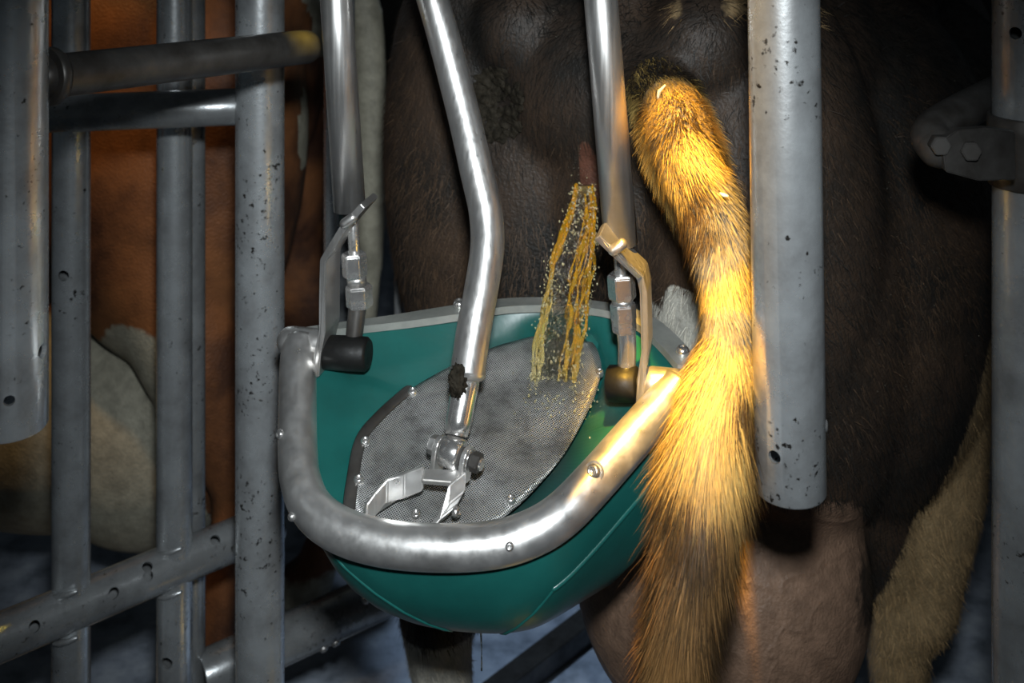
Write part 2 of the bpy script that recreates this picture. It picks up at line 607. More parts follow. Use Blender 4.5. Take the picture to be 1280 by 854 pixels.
t = thing('stall_post', P(325, 500, 1.407), 'mottled galvanised upright standing just left of the basin', 'post')
t.location.z = 0
vpost(325, 1.407, .0302, 'post', M['galv_dirty'], t)
r2a = P(245, 850, 1.62); r2b = P(460, 752, 1.794)
r2b.z = r2a.z
d2 = (r2b - r2a).normalized()
n2_ = Vector((d2.y, -d2.x, 0))
t = thing('low_rail', r2a, 'thick low grey pipe passing behind the stall post and under the basin', 'rail')
pipe('pipe', r2a + d2 * .004, r2b + d2 * .12, .034, M['galv_dull'], t)
for px in (395, 410, 447):
    c = on_axis(r2a, d2, px)
    link('screw', dome('screw', c + n2_ * .025 + Vector((0, 0, -.023 if px < 440 else .023)), (n2_.x, n2_.y, -.9 if px < 440 else .9), .0065, .0045), M['steel'], t)

o = vpost(237, 1.63, .0222, 'far_post', M['galv_dull'])
tag(o, 'narrow grey upright half hidden behind the second gate upright', 'post')
o = vpost(424, 1.62, .0225, 'divider_post', M['galv'], z0=zy(600, 1.62))
tag(o, 'pale grey post standing directly behind the left support arm', 'post')
o = vpost(498, 1.72, .0065, 'thin_pole', M['galv_dull'], z0=zy(640, 1.72), z1=zy(205, 1.72))
tag(o, 'thin grey rod rising behind the basin beside the divider post', 'pole')

# clamp post at the right edge
xp = (1283 - CX) / F * 1.1
t = thing('clamp_post', (xp, 1.1, 0), 'dull grey post at right edge with a bolted clamp and bent tube', 'post')
vpost(1283, 1.1, .0315, 'post', M['galv_dull'], t, holes=((1274, 43, .006),))
pipe('clamp_collar', (xp, 1.1, zy(242, 1.07)), (xp, 1.1, zy(152, 1.07)), .0365, M['dark_steel'], t)
arm = catmull([P(1330, 70, 1.36), P(1262, 108, 1.22), P(1190, 147, 1.10), P(1164, 168, 1.06), P(1172, 185, 1.04)], 8)
link('bent_tube', tube('bent_tube', arm, .0185, 28, True), M['dark_steel'], t)
pl = [P(1160, 165, 1.05), P(1180, 152, 1.05), P(1215, 150, 1.06), P(1250, 155, 1.07), P(1250, 213, 1.07), P(1205, 214, 1.06), P(1165, 203, 1.05)]
link('clamp_plate', prism('clamp_plate', [p + Vector((0, -.028, 0)) for p in pl], (0.05, 1, 0), .012), M['dark_steel'], t)
for px, py in ((1174, 181), (1212, 188)):
    link('bolt', hexnut('bolt', P(px, py, 1.02), (-.1, -1, .05), .0095, .014), M['dark_steel'], t)

# low dark strip on the floor behind the basin
g0, g1 = P(640, 868, 2.04), P(735, 790, 2.2)
g0.z = g1.z = .022
dg_ = (g1 - g0).normalized()
o = link('floor_strip', strip('floor_strip', [g0 - dg_ * .4, g0, g1, g1 + dg_ * .25], (0, 0, 1), .04, .045), M['dark_steel'])
tag(o, 'dark strip lying across the wet floor below the basin', 'bar')

# ------------------------------------------------------------------ basin
HA, HB, HF = P(372, 430, 1.20), P(848, 478, 1.11), P(560, 684, 1.0)
RN = (HB - HA).cross(HF - HA).normalized()
if RN.z < 0: RN = -RN
hinge = (HB - HA).normalized()
back_p = (HA + HB) / 2
bd = Vector((-hinge.y, hinge.x, 0)).normalized()
BN = Vector((-bd.x * .2, -bd.y * .2, 1)).normalized()
fwd = -bd                                     # towards the camera

upx = [(377, 428), (373, 450), (372, 500), (372, 560), (376, 602), (392, 638), (428, 664), (485, 680), (560, 685), (622, 680), (668, 665), (705, 641), (745, 600), (790, 549), (832, 502), (848, 482)]
U = [plane_hit(x, y, HA, RN) for x, y in upx]
bpx = [(862, 458), (836, 428), (806, 402), (766, 386), (705, 379), (640, 379), (580, 387), (500, 399), (420, 409), (372, 416)]
B = [plane_hit(x, y, back_p, BN) for x, y in bpx]

basin = thing('collecting_basin', P(600, 780, 1.1), 'green plastic collecting basin with a metal tube rim and wire screen', 'basin')
ut = catmull(U, 6)
rim = link('rim_tube', tube('rim_tube', ut, .0192, 36, False), M['alu'], basin)
for i, (q, t_) in enumerate(((U[0], (U[0] - U[1]).normalized()), (U[-1], (U[-1] - U[-2]).normalized()))):
    # mitred end and the short stub running to the hinge bush
    dirs = hinge if i == 0 else -hinge
    link('rim_stub', tube('rim_stub', catmull([q - dirs * .012, q, q + dirs * (.022 if i == 0 else .026)], 4), .0155, 28, True), M['alu'], basin)
# closed loop for shell
loop = np.array([tuple(x) for x in U + B])
loop = catmull(loop, 10, True)
cen = loop.mean(axis=0)


def resample_by_angle(lp, n, c):
    a = np.arctan2(lp[:, 1] - c[1], lp[:, 0] - c[0])
    o_ = np.argsort(a)
    a, q = a[o_], lp[o_]
    a = np.concatenate([a - 2 * np.pi, a, a + 2 * np.pi]); q = np.concatenate([q, q, q])
    g = np.linspace(-np.pi, np.pi, n, endpoint=False)
    return np.stack([np.interp(g, a, q[:, k]) for k in range(3)], 1)


NL = 144
platepx = [(436, 640), (440, 607), (451, 553), (475, 522), (509, 491), (562, 460), (616, 436), (647, 427), (674, 421), (718, 422), (740, 429), (750, 450), (751, 469), (740, 505), (709, 562), (674, 607), (640, 640), (607, 658), (530, 664), (460, 660)]
PP = Vector((0, 1.05, .8925))
PN = Vector((0.02, -.43, 1)).normalized()
plate = [plane_hit(x, y, PP, PN) for x, y in platepx]
pc = np.array([tuple(x) for x in plate])
cmid = pc.mean(axis=0)
Rm = resample_by_angle(loop, NL, cmid)
Pl = resample_by_angle(catmull(pc, 6, True), NL, cmid)


def toward(r, c, f):
    return c + (r - c) * f


up = np.array(RN)
outer = []
# bottom target below plate
cb = np.array(P(612, 736, 1.13))
depths = [(0.0, 1.00, 0.0), (.06, .998, 0), (.16, .985, 0), (.32, .955, 0), (.5, .90, 0), (.66, .83, 0), (.8, .735, 0), (.91, .62, 0), (.975, .5, 0), (1.0, .34, 0)]
rings = []
for t_, s, _ in depths:
    c_ = cen * (1 - t_) + cb * t_
    q = Rm.copy()
    flat = q - cen
    lean = (1 - t_)                      # tilt of the rim fades out towards the base
    flat = np.stack([flat[:, 0], flat[:, 1], flat[:, 2] * lean], 1)
    rings.append(c_ + flat * s - np.array([0, 0, .004]))
top_in = toward(Rm, cmid, .965) + np.array([0, 0, -.004])
mid = toward(Rm, cmid, .93) * .55 + toward(Pl, cmid, 1.06) * .45 + np.array([0, 0, -.010])
low = toward(Pl, cmid, 1.03) + np.array([0, 0, .002])
und = toward(Pl, cmid, 1.0) + np.array([0, 0, -.02])
allr = [und, low, mid, top_in] + rings
vs = np.concatenate(allr)
fs = []
for i in range(len(allr) - 1):
    for j in range(NL):
        fs.append((i * NL + j, i * NL + (j + 1) % NL, (i + 1) * NL + (j + 1) % NL, (i + 1) * NL + j))
fs.append(tuple(range(NL))); k = len(allr) - 1
fs.append(tuple(k * NL + j for j in range(NL - 1, -1, -1)))
me = mesh_from('shell', vs, fs)
bm = bmesh.new(); bm.from_mesh(me); bmesh.ops.recalc_face_normals(bm, faces=bm.faces); bm.to_mesh(me); bm.free()
shell = link('shell', me, M['teal'], basin)


def shell_pt(ang, t_, off=0.0):
    """point on the outer shell at plan angle and depth fraction"""
    j = (ang + math.pi) / (2 * math.pi) * NL
    j0 = int(j) % NL; fj = j - int(j)
    for i in range(len(depths) - 1):
        if depths[i][0] <= t_ <= depths[i + 1][0]:
            f = (t_ - depths[i][0]) / (depths[i + 1][0] - depths[i][0])
            q = rings[i] * (1 - f) + rings[i + 1] * f
            pnt = q[j0] * (1 - fj) + q[(j0 + 1) % NL] * fj
            c_ = cen * (1 - t_) + cb * t_
            dv = pnt - c_; dv /= np.linalg.norm(dv)
            return pnt + dv * off


# moulded ribs on the outside of the shell
def rib(a0, t0, a1, t1, r=.004):
    pts = [shell_pt(a0 + (a1 - a0) * s, t0 + (t1 - t0) * s, -.001) for s in np.linspace(0, 1, 24)]
    link('moulded_rib', tube('moulded_rib', pts, r, 10, True), M['teal'], shell)


rad_ = math.radians
rib(rad_(-150), .05, rad_(-116), .93, .0022)
rib(rad_(-66), .50, rad_(-12), .30, .003)
rib(rad_(-66), .50, rad_(-86), .95, .0022)
# drain ring under the shell
db = Vector(tuple(cb)) + Vector((-.01, -.015, .002))
link('drain_ring', tube('drain_ring', [db + Vector((0, 0, .012)), db + Vector((0, 0, .002)), db - Vector((0, 0, .002))], [.05, .05, .046], 28), M['teal'], shell)
# back flange: flat strip following the back edge
bl = catmull([tuple(x) for x in B], 8)
mids = np.array(cmid)
fl_v, fl_f = [], []
for q in bl:
    dv = q - mids; dv[2] = 0; dv /= np.linalg.norm(dv)
    for o_, z in ((-.012, .001), (.014, .001), (.014, -.007), (-.012, -.007)):
        fl_v.append(q + dv * o_ + np.array([0, 0, z]))
for i in range(len(bl) - 1):
    for j in range(4):
        fl_f.append((i * 4 + j, i * 4 + (j + 1) % 4, i * 4 + 4 + (j + 1) % 4, i * 4 + 4 + j))
fl_f += [(3, 2, 1, 0), tuple(len(fl_v) - 4 + j for j in range(4))]
me = mesh_from('back_flange', fl_v, fl_f, False)
bm = bmesh.new(); bm.from_mesh(me); bmesh.ops.recalc_face_normals(bm, faces=bm.faces); bm.to_mesh(me); bm.free()
flange = link('back_flange', me, M['flange'], basin)
for px, py in ((853, 443), (574, 384)):
    q = plane_hit(px, py, back_p, BN)
    link('bolt', dome('bolt', q + Vector((0, 0, .003)), (0, -.2, 1), .007, .006), M['steel_bright'], flange)

# woven screen, gently buckled
bm = bmesh.new()
uvl = bm.loops.layers.uv.new('UVMap')
ring_prev = None
ncirc = 14
pu = Vector((1, 0, 0)); pu = (pu - PN * pu.dot(PN)).normalized(); pv = PN.cross(pu)


def buckle(q):
    x, y = (q - PP).dot(pu), (q - PP).dot(pv)
    return .0034 * math.sin(x * 45 + y * 38) + .0022 * math.sin(y * 62 - x * 33 + 1)


cv = Vector(tuple(cmid))
rows = []
for i in range(ncirc + 1):
    f = i / ncirc
    row = []
    for j in range(NL):
        q = cv + (Vector(tuple(Pl[j])) - cv) * max(f, .01)
        q = q + PN * (buckle(q) * (1 - f ** 6) + .002)
        row.append(bm.verts.new(q))
    rows.append(row)
for i in range(ncirc):
    for j in range(NL):
        bm.faces.new((rows[i][j], rows[i + 1][j], rows[i + 1][(j + 1) % NL], rows[i][(j + 1) % NL]))
bm.faces.new(rows[0][::-1])
for f in bm.faces:
    f.smooth = True
    for l in f.loops:
        q = l.vert.co - PP
        x, y = q.dot(pu), q.dot(pv)
        l[uvl].uv = (x * .82 + y * .57, -x * .57 + y * .82)
bmesh.ops.recalc_face_normals(bm, faces=bm.faces)
me = bpy.data.meshes.new('wire_screen'); bm.to_mesh(me); bm.free()
screen = link('wire_screen', me, M['screen'], basin)
sm = screen.modifiers.new('s', 'SOLIDIFY'); sm.thickness = .002
# clamping strip along the left edge
edge = catmull([plane_hit(x, y, PP, PN) + PN * .003 for x, y in platepx[:5]], 8)
link('edge_strip', tube('edge_strip', edge, .0062, 10, True, ry=.0022), M['dark_steel'], screen)
for px, py in ((516, 494), (457, 556), (449, 604), (520, 648), (638, 629), (749, 470), (588, 455), (700, 424)):
    q = plane_hit(px, py, PP, PN) + PN * .004
    link('screw', dome('screw', q, PN, .0052, .0045), M['steel_bright'], screen)
# screws on the rim tube
for px, py, r_ in ((351, 543, .0048), (365, 646, .004), (637, 683, .004), (743, 590, .0072)):
    q = min((Vector(tuple(x)) for x in ut), key=lambda s: ((s.x / s.y * F + CX - px) ** 2 + ((CZ - s.z) / s.y * F + HY - py) ** 2))
    r = Vector(((px - CX) / F, 1, -(py - HY) / F)); r.normalize()
    o_ = Vector((0, 0, CZ))
    L_ = o_ - q; bq = L_.dot(r); cq = L_.length_squared - .0192 ** 2
    disc = max(0, bq * bq - cq)
    hp = o_ + r * (-bq - math.sqrt(disc))
    nn = (hp - q).normalized()
    if r_ > .006:
        link('washer', tube('washer', [q + nn * .0188, q + nn * .0204], .0092, 20), M['steel'], rim)
    link('screw', dome('screw', q + nn * .0196, nn, r_, r_ * .8), M['steel_bright'], rim)

# clevis bracket bolted to the front of the basin, carrying the actuator eye
br = thing('tmp', (0, 0, 0), '', '')
bpy.data.objects.remove(br)
cross = [P(525, 588, 1.055), P(574, 590, 1.050), P(572, 607, 1.038), P(527, 603, 1.042)]
clev = link('clevis_bracket', prism('clevis_bracket', cross, (0, .25, -1), .006), M['alu'], basin)
nrm_p = Vector(PN)
la = [P(457, 645, 1.036), P(468, 630, 1.043), P(484, 613, 1.05), P(506, 606, 1.053), P(530, 597, 1.052)]
link('bracket_leg', strip('bracket_leg', [p_ + Vector((0, -.004, .002)) for p_ in la], (0.0, .15, 1), .021, .006), M['alu'], clev)
ra_ = [P(546, 655, 1.028), P(560, 640, 1.032), P(571, 624, 1.04), P(571, 600, 1.046)]
link('bracket_leg', strip('bracket_leg', [p_ + Vector((0, -.004, .004)) for p_ in ra_], (.75, .5, .35), .02, .006), M['alu'], clev)
lug_ax = (hinge * .75 + Vector((.1, -.25, -.12))).normalized()
eye = P(566, 566, 1.062)


def lug(c, h_):
    upv = Vector((-.1, .15, 1)); upv = (upv - lug_ax * upv.dot(lug_ax)).normalized()
    sd = upv.cross(lug_ax)
    pts = [c - upv * h_ + sd * .010, c - upv * h_ - sd * .010]
    for k in range(9):
        a_ = math.pi * k / 8
        pts.append(c - sd * .0115 * math.cos(a_) + upv * .0115 * math.sin(a_))
    link('lug', prism('lug', pts, lug_ax, .005), M['alu'], clev)


lug(eye - lug_ax * .0145, .026)
lug(eye + lug_ax * .0155, .024)
link('pivot_bolt', tube('pivot_bolt', [eye - lug_ax * .024, eye + lug_ax * .032], .0055, 16), M['steel_bright'], clev)
link('bolt_head', hexnut('bolt_head', eye - lug_ax * .021, lug_ax, .0095, .007), M['steel'], clev)
link('washer', tube('washer', [eye + lug_ax * .0185, eye + lug_ax * .0205], .0105, 20), M['steel_bright'], clev)
link('nut', hexnut('nut', eye + lug_ax * .0255, lug_ax, .0095, .009), M['dark_steel'], clev)
link('screw', dome('screw', P(570, 640, 1.026), (.8, -.5, .1), .005, .004), M['steel_bright'], clev)

# ------------------------------------------------------------------ actuator rod
t = thing('actuator_rod', eye, 'bent brushed steel rod pinned to the clevis at basin centre', 'rod')
rod = catmull([P(500, -120, 1.24), P(541, 0, 1.21), P(575, 125, 1.18), P(596, 215, 1.15), P(607, 265, 1.138), P(609, 310, 1.13), P(601, 365, 1.12), P(591, 420, 1.105), P(584, 468, 1.094)], 10)
link('upper_tube', tube('upper_tube', rod, .0172, 40), M['steel'], t)
lowr = [P(585, 462, 1.096), P(580, 490, 1.089), P(573, 528, 1.076), P(570, 545, 1.07)]
low_o = link('lower_tube', tube('lower_tube', lowr, [.0135, .0132, .0128, .011], 32), M['steel_bright'], t)
link('tube_lip', tube('tube_lip', [P(585, 461, 1.0965), P(584, 470, 1.094), P(583.5, 474, 1.093)], [.0176, .0178, .0150], 32), M['steel'], t)
link('rod_eye', tube('rod_eye', [eye - lug_ax * .010, eye - lug_ax * .008, eye + lug_ax * .008, eye + lug_ax * .010], [.0125, .0145, .0145, .0125], 32), M['steel_bright'], t)
link('eye_bearing', tube('eye_bearing', [eye - lug_ax * .0118, eye + lug_ax * .0118], .0085, 24), M['dark_steel'], t)
# lump of dried dung on the rod
bm = bmesh.new()
bmesh.ops.create_icosphere(bm, subdivisions=4, radius=1)
cl = P(572, 478, 1.079)
for v in bm.verts:
    n_ = v.co.normalized()
    k = 1 + .22 * math.sin(n_.x * 9 + n_.z * 7) * math.cos(n_.z * 11 - n_.y * 5) + .12 * math.sin(n_.z * 23 + n_.x * 17)
    v.co = Vector((n_.x * .0085 * k, n_.y * .0075 * k, n_.z * .0165 * k)) + cl
for f in bm.faces: f.smooth = True
me = bpy.data.meshes.new('dung_lump'); bm.to_mesh(me); bm.free()
tag(link('dung_lump', me, M['dirt']), 'dark dried dung lump stuck to the central bent rod', 'dung')

# ------------------------------------------------------------------ support arms
ydir = Vector((hinge.y * -1, hinge.x, 0)).normalized()


def support_arm(label, top, bot, bush_a, bush_b, d, br_path, nuts, inner, hose, weldp):
    t = thing('support_arm', (bush_a + bush_b) / 2, label, 'support arm', 'basin support arms')
    pth = [top, top.lerp(bot, .5), bot]
    link('outer_tube', tube('outer_tube', pth, .0172, 40), M['steel'], t)
    link('inner_rod', tube('inner_rod', inner, .0062, 20), M['steel_bright'], t)
    for (c, r, h) in nuts:
        ax = (inner[0] - inner[-1])
        if h > .018:
            link('hex_nut', hexnut('hex_nut', c, ax, r, h), M['steel_bright'], t)
        else:
            link('union_collar', tube('union_collar', [c - ax.normalized() * h / 2, c + ax.normalized() * h / 2], r, 24), M['steel'], t)
    link('hose_stub', tube('hose_stub', catmull(hose, 6), [*np.linspace(.0098, .0088, 6 * (len(hose) - 1) + 1)], 24), M['steel_bright' if d < 1.15 else 'dark_steel'], t)
    bp = link('bracket', strip('bracket', br_path, ydir, .042, .0072), M['steel'], t)
    link('weld', tube('weld', [weldp - Vector((.004, 0, .003)), weldp + Vector((.004, 0, .003))], .0055, 12, True), M['steel'], bp)
    link('rubber_bush', tube('rubber_bush', [bush_a, bush_a.lerp(bush_b, .06), bush_a.lerp(bush_b, .5), bush_a.lerp(bush_b, .94), bush_b], [.0145, .0172, .0176, .0172, .0145], 32), M['rubber'], t)
    return t


hl_ = P(432, 441, 1.19); hr_ = P(784, 480, 1.125)
support_arm('left steel support arm ending in a black rubber bush inside the basin', P(410, -160, 1.2), P(437, 262, 1.2), P(402, 440, 1.19), P(461, 443, 1.18), 1.2,
            [P(462, 250, 1.18), P(436, 280, 1.185), P(413, 318, 1.19), P(412, 360, 1.19), P(412, 405, 1.19), P(406, 432, 1.19), P(404, 461, 1.19)],
            [(P(443, 331, 1.2), .0138, .026), (P(446, 350, 1.2), .0105, .010), (P(449, 370, 1.2), .0148, .024)],
            [P(439, 240, 1.2), P(442, 300, 1.2), P(446, 360, 1.2)],
            [P(448, 375, 1.2), P(445, 400, 1.195), P(442, 428, 1.19)], P(436, 276, 1.165))
support_arm('right steel support arm between the amber stream and the tail', P(738, -160, 1.135), P(776, 305, 1.135), P(760, 479, 1.13), P(798, 481, 1.12), 1.12,
            [P(750, 288, 1.105), P(775, 312, 1.11), P(803, 338, 1.12), P(807, 356, 1.12), P(808, 390, 1.12), P(809, 430, 1.12), P(804, 462, 1.12), P(802, 499, 1.12)],
            [(P(777, 358, 1.135), .0145, .026), (P(778, 377, 1.135), .0108, .010), (P(779, 390, 1.135), .0135, .019), (P(780, 404, 1.135), .0128, .0185)],
            [P(771, 280, 1.135), P(776, 340, 1.135), P(779, 400, 1.135)],
            [P(782, 405, 1.135), P(784, 435, 1.132), P(783, 470, 1.128)], P(772, 309, 1.085))

# ------------------------------------------------------------------ cows
def cow_frame(O, yaw):
    h = Vector((math.sin(yaw), math.cos(yaw), 0)); r = Vector((math.cos(yaw), -math.sin(yaw), 0))
    return lambda u, v, z: Vector((O[0], O[1], 0)) + r * u + h * v + Vector((0, 0, z))


def build_body(name, W, yaw, parts, voxel, smooth, extra=()):
    bm = bmesh.new()
    R = Matrix.Rotation(-yaw, 4, 'Z')
    for p in parts:
        if p[0] == 'e':
            _, c, r = p
            mt = Matrix.Translation(W(*c)) @ R @ Matrix.Diagonal((*r, 1))
            bmesh.ops.create_uvsphere(bm, u_segments=40, v_segments=24, radius=1, matrix=mt)
        else:
            _, pts, rr = p
            me = tube('t', [W(*q) for q in pts], rr, 24, True)
            bm.from_mesh(me); bpy.data.meshes.remove(me)
    for pts, rr in extra:                        # world-space chains
        me = tube('t', pts, rr, 28, True)
        bm.from_mesh(me); bpy.data.meshes.remove(me)
    bmesh.ops.recalc_face_normals(bm, faces=bm.faces)
    me = bpy.data.meshes.new('t'); bm.to_mesh(me); bm.free()
    o = bpy.data.objects.new('t', me); C.objects.link(o)
    rm = o.modifiers.new('r', 'REMESH'); rm.mode = 'VOXEL'; rm.voxel_size = voxel
    sm = o.modifiers.new('s', 'SMOOTH'); sm.factor = .5; sm.iterations = smooth
    me = evaluated(o, name)
    me.polygons.foreach_set('use_smooth', [True] * len(me.polygons))
    return me


def cow_parts(lL, lR, wide=1.0):
    """hindquarters, udder, barrel, chest, neck, head and legs in cow space (u right, v forward, z up)"""
    ps = [('e', (0, .33, 1.23), (.27 * wide, .34, .2)), ('e', (0, .5, 1.33), (.2, .45, .11)),
          ('e', (-.12, .08, 1.30), (.07, .08, .07)), ('e', (.12, .08, 1.30), (.07, .08, .07)),
          ('e', (-.26, .58, 1.34), (.07, .09, .06)), ('e', (.26, .58, 1.34), (.07, .09, .06)),
          ('e', (-.15, .16, 1.06), (.15 * wide, .15, .34)), ('e', (.15, .16, 1.06), (.15 * wide, .15, .34)),
          ('e', (-.17, .24, .96), (.145 * wide, .22, .3)), ('e', (.18, .30, .96), (.15 * wide, .26, .33)),
          ('e', (0, .14, 1.12), (.12, .12, .2)), ('e', (0, .2, .95), (.13, .12, .2)),
          ('e', (.03, .42, .62), (.18, .22, .20)), ('e', (-.05, .31, .60), (.115, .13, .19)), ('e', (.11, .31, .60), (.115, .13, .19)),
          ('e', (.02, .28, .8), (.12, .11, .2)),
          ('e', (0, 1.05, .98), (.38, .66, .36)), ('e', (0, .85, 1.25), (.25, .55, .16)), ('e', (0, 1.62, .98), (.27, .4, .38)),
          ('c', [(0, 1.8, 1.18), (0, 2.2, 1.26)], [.2, .13]), ('c', [(0, 2.2, 1.28), (0, 2.55, 1.02)], [.125, .075]),
          ('e', (-.17, 2.2, 1.32), (.1, .02, .045)), ('e', (.17, 2.2, 1.32), (.1, .02, .045))]
    for s, (ku, kv) in ((-1, lL), (1, lR)):
        ps.append(('c', [(s * .18, kv * .3 + .2, .86), (s * .2, kv * .6 + .1, .68), (ku, kv, .51)], [.135, .1, .056]))
        ps.append(('c', [(ku, kv - .02, .52), (ku, kv + .01, .35), (ku, kv + .03, .17)], [.05, .037, .036]))
        ps.append(('c', [(ku, kv + .03, .17), (ku, kv + .07, .07)], [.045, .04]))
        ps.append(('c', [(ku, kv + .07, .07), (ku, kv + .1, .052)], [.05, .05]))
        fu = s * .17
        ps.append(('c', [(fu, 1.65, .8), (fu, 1.62, .45), (fu, 1.62, .15)], [.11, .055, .04]))
        ps.append(('c', [(fu, 1.63, .12), (fu, 1.68, .05)], [.045, .048]))
    for tu, tv in ((-.04, .28), (.1, .28), (-.03, .46), (.09, .46)):
        ps.append(('c', [(tu, tv, .48), (tu, tv, .40)], [.022, .014]))
    return ps


def put_attr(me, name, vals):
    a = me.attributes.new(name, 'FLOAT', 'POINT')
    a.data.foreach_set('value', np.asarray(vals, np.float32))


def verts_of(me):
    co = np.empty(len(me.vertices) * 3, np.float32); me.vertices.foreach_get('co', co)
    no = np.empty(len(me.vertices) * 3, np.float32); me.vertices.foreach_get('normal', no)
    return co.reshape(-1, 3), no.reshape(-1, 3)


def sstep(a, b, x):
    t = np.clip((x - a) / (b - a), 0, 1)
    return t * t * (3 - 2 * t)


def wob(co, s, seed):
    r = np.random.default_rng(seed)
    out = np.zeros(len(co))
    for k in range(6):
        d = r.normal(size=3); d /= np.linalg.norm(d)
        out += np.sin(co @ d * s * (1 + .5 * k) + r.uniform(0, 6.28)) / (1 + .5 * k)
    return out / 2.5


def topix(co):
    return co[:, 0] / co[:, 1] * F + CX, (CZ - co[:, 2]) / co[:, 1] * F + HY


YAW = math.radians(30)
W1 = cow_frame((.085, 1.31), YAW)
tail_c = [((757, -95), 1.42, .032), ((790, 20), 1.36, .034), ((815, 92), 1.29, .036), ((838, 135), 1.21, .039), ((850, 172), 1.145, .040), ((864, 218), 1.10, .036), ((888, 270), 1.07, .031), ((904, 330), 1.045, .0265),
          ((909, 390), 1.02, .0240), ((908, 440), .99, .0270), ((897, 500), .965, .032), ((886, 560), .955, .034), ((878, 630), .955, .033), ((866, 700), .965, .028), ((853, 770), .98, .020), ((838, 850), 1.0, .010)]
tail_path = catmull([P(x, y, d) for (x, y), d, r in tail_c], 6)
tail_rad = catmull([(r, 0, 0) for _, _, r in tail_c], 6)[:, 0]
vul = [([W1(-.006, .035, 1.19), W1(-.009, .018, 1.145), W1(-.006, .022, 1.10)], [.007, .010, .008]),
       ([W1(.006, .035, 1.19), W1(.009, .018, 1.145), W1(.006, .022, 1.10)], [.007, .010, .008])]
parts1 = cow_parts((-.255, .085), (.27, .43), 1.05) + [('e', (.22, .45, .97), (.19, .3, .37)), ('e', (-.22, .15, 1.12), (.145, .15, .36)), ('e', (-.22, .3, 1.25), (.12, .25, .18)), ('e', (.09, .21, .60), (.19, .18, .2)), ('e', (.06, .2, .74), (.13, .12, .12)), ('c', [(.23, .5, .85), (.27, .47, .62), (.28, .44, .50)], [.16, .11, .07]), ('e', (.08, .95, .95), (.36, .6, .36))]
me = build_body('body', W1, YAW, parts1, .0085, 9, extra=[(tail_path, tail_rad * 0.92)] + vul)
from mathutils.bvhtree import BVHTree
bvh = BVHTree.FromPolygons([v.co for v in me.vertices], [tuple(p.vertices) for p in me.polygons])


def hit(px, py):
    r = Vector(((px - CX) / F, 1, -(py - HY) / F)).normalized()
    return bvh.ray_cast(Vector((0, 0, CZ)), r)[:2]


WP = [np.array(hit(x_, y_)[0]) for x_, y_ in ((852, 395), (845, 430), (866, 440))]
print('WP', WP)
co, no = verts_of(me)
hx, hy_, rx_, ry_ = math.sin(YAW), math.cos(YAW), math.cos(YAW), -math.sin(YAW)
cu = (co[:, 0] - .085) * rx_ + (co[:, 1] - 1.31) * ry_
cvv = (co[:, 0] - .085) * hx + (co[:, 1] - 1.31) * hy_


def cow1_masks(co):
    u = (co[:, 0] - .085) * rx_ + (co[:, 1] - 1.31) * ry_
    v = (co[:, 0] - .085) * hx + (co[:, 1] - 1.31) * hy_
    z = co[:, 2]
    w1 = wob(co, 14, 3)
    # distance to the tail
    tp = tail_path[16:]
    dmin = np.full(len(co), 9.0)
    for i in range(0, len(tp), 2):
        dmin = np.minimum(dmin, np.linalg.norm(co - tp[i], axis=1))
    tail = sstep(.062, .045, dmin) * (co[:, 1] < 1.20)
    # tan front of the right thigh and flank
    x0 = np.interp(z, [.40, .554, .689, .94, 1.15], [.40, .475, .54, .625, .70])
    tan = sstep(-.02, .03, co[:, 0] - x0 + w1 * .012) * (u > .1) * sstep(1.10, 1.0, z)
    ud = (((u - .08) / .27) ** 2 + ((v - .26) / .36) ** 2 + ((z - .6) / .28) ** 2)
    pink = sstep(1.2, .85, ud) * sstep(.30, .25, u + w1 * .01) * sstep(-.2, -.16, u) * sstep(.80, .75, z + w1 * .01)
    pink = pink * (1 - sstep(.2, .24, u) * sstep(.24, .30, v))
    tan = tan * (1 - sstep(.2, .6, pink))
    white = sstep(.085, .03, np.sqrt(((u - .075) / .8) ** 2 + ((z - .93) / 1.3) ** 2) + w1 * .022 + wob(co, 60, 9) * .012) * (v < .4)
    for k_, r_ in zip(WP, (.035, .04, .04)):
        white = np.maximum(white, sstep(r_ * 1.2, r_ * .6, np.linalg.norm(co - k_, axis=1) + wob(co, 60, 9) * .008) * (tail < .1))
    legw = sstep(.52, .47, z + w1 * .012) * (u < -.05) * (v < .4)
    white = np.maximum(white, legw)
    vl = sstep(.018, .010, np.sqrt(u ** 2 + ((z - 1.14) / 3.2) ** 2)) * (v < .05)
    xs, ys = topix(co)
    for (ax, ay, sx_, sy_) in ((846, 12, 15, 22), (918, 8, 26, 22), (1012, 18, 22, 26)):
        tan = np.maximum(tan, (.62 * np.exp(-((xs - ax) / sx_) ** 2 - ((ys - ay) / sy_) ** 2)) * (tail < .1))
    return tan * (1 - tail), white * (1 - tail), pink * (1 - tail), tail, vl


tn, wh, pk, tl, vl = cow1_masks(co)
put_attr(me, 'tan', np.maximum(tn, tl * .9)); put_attr(me, 'white', wh); put_attr(me, 'pink', pk); put_attr(me, 'flesh', vl)
cow = thing('cow', W1(0, .4, 0), 'black cow seen from behind with pinkish udder and raised shaggy tail', 'cow')
body = link('body', me, M['cow'], cow)


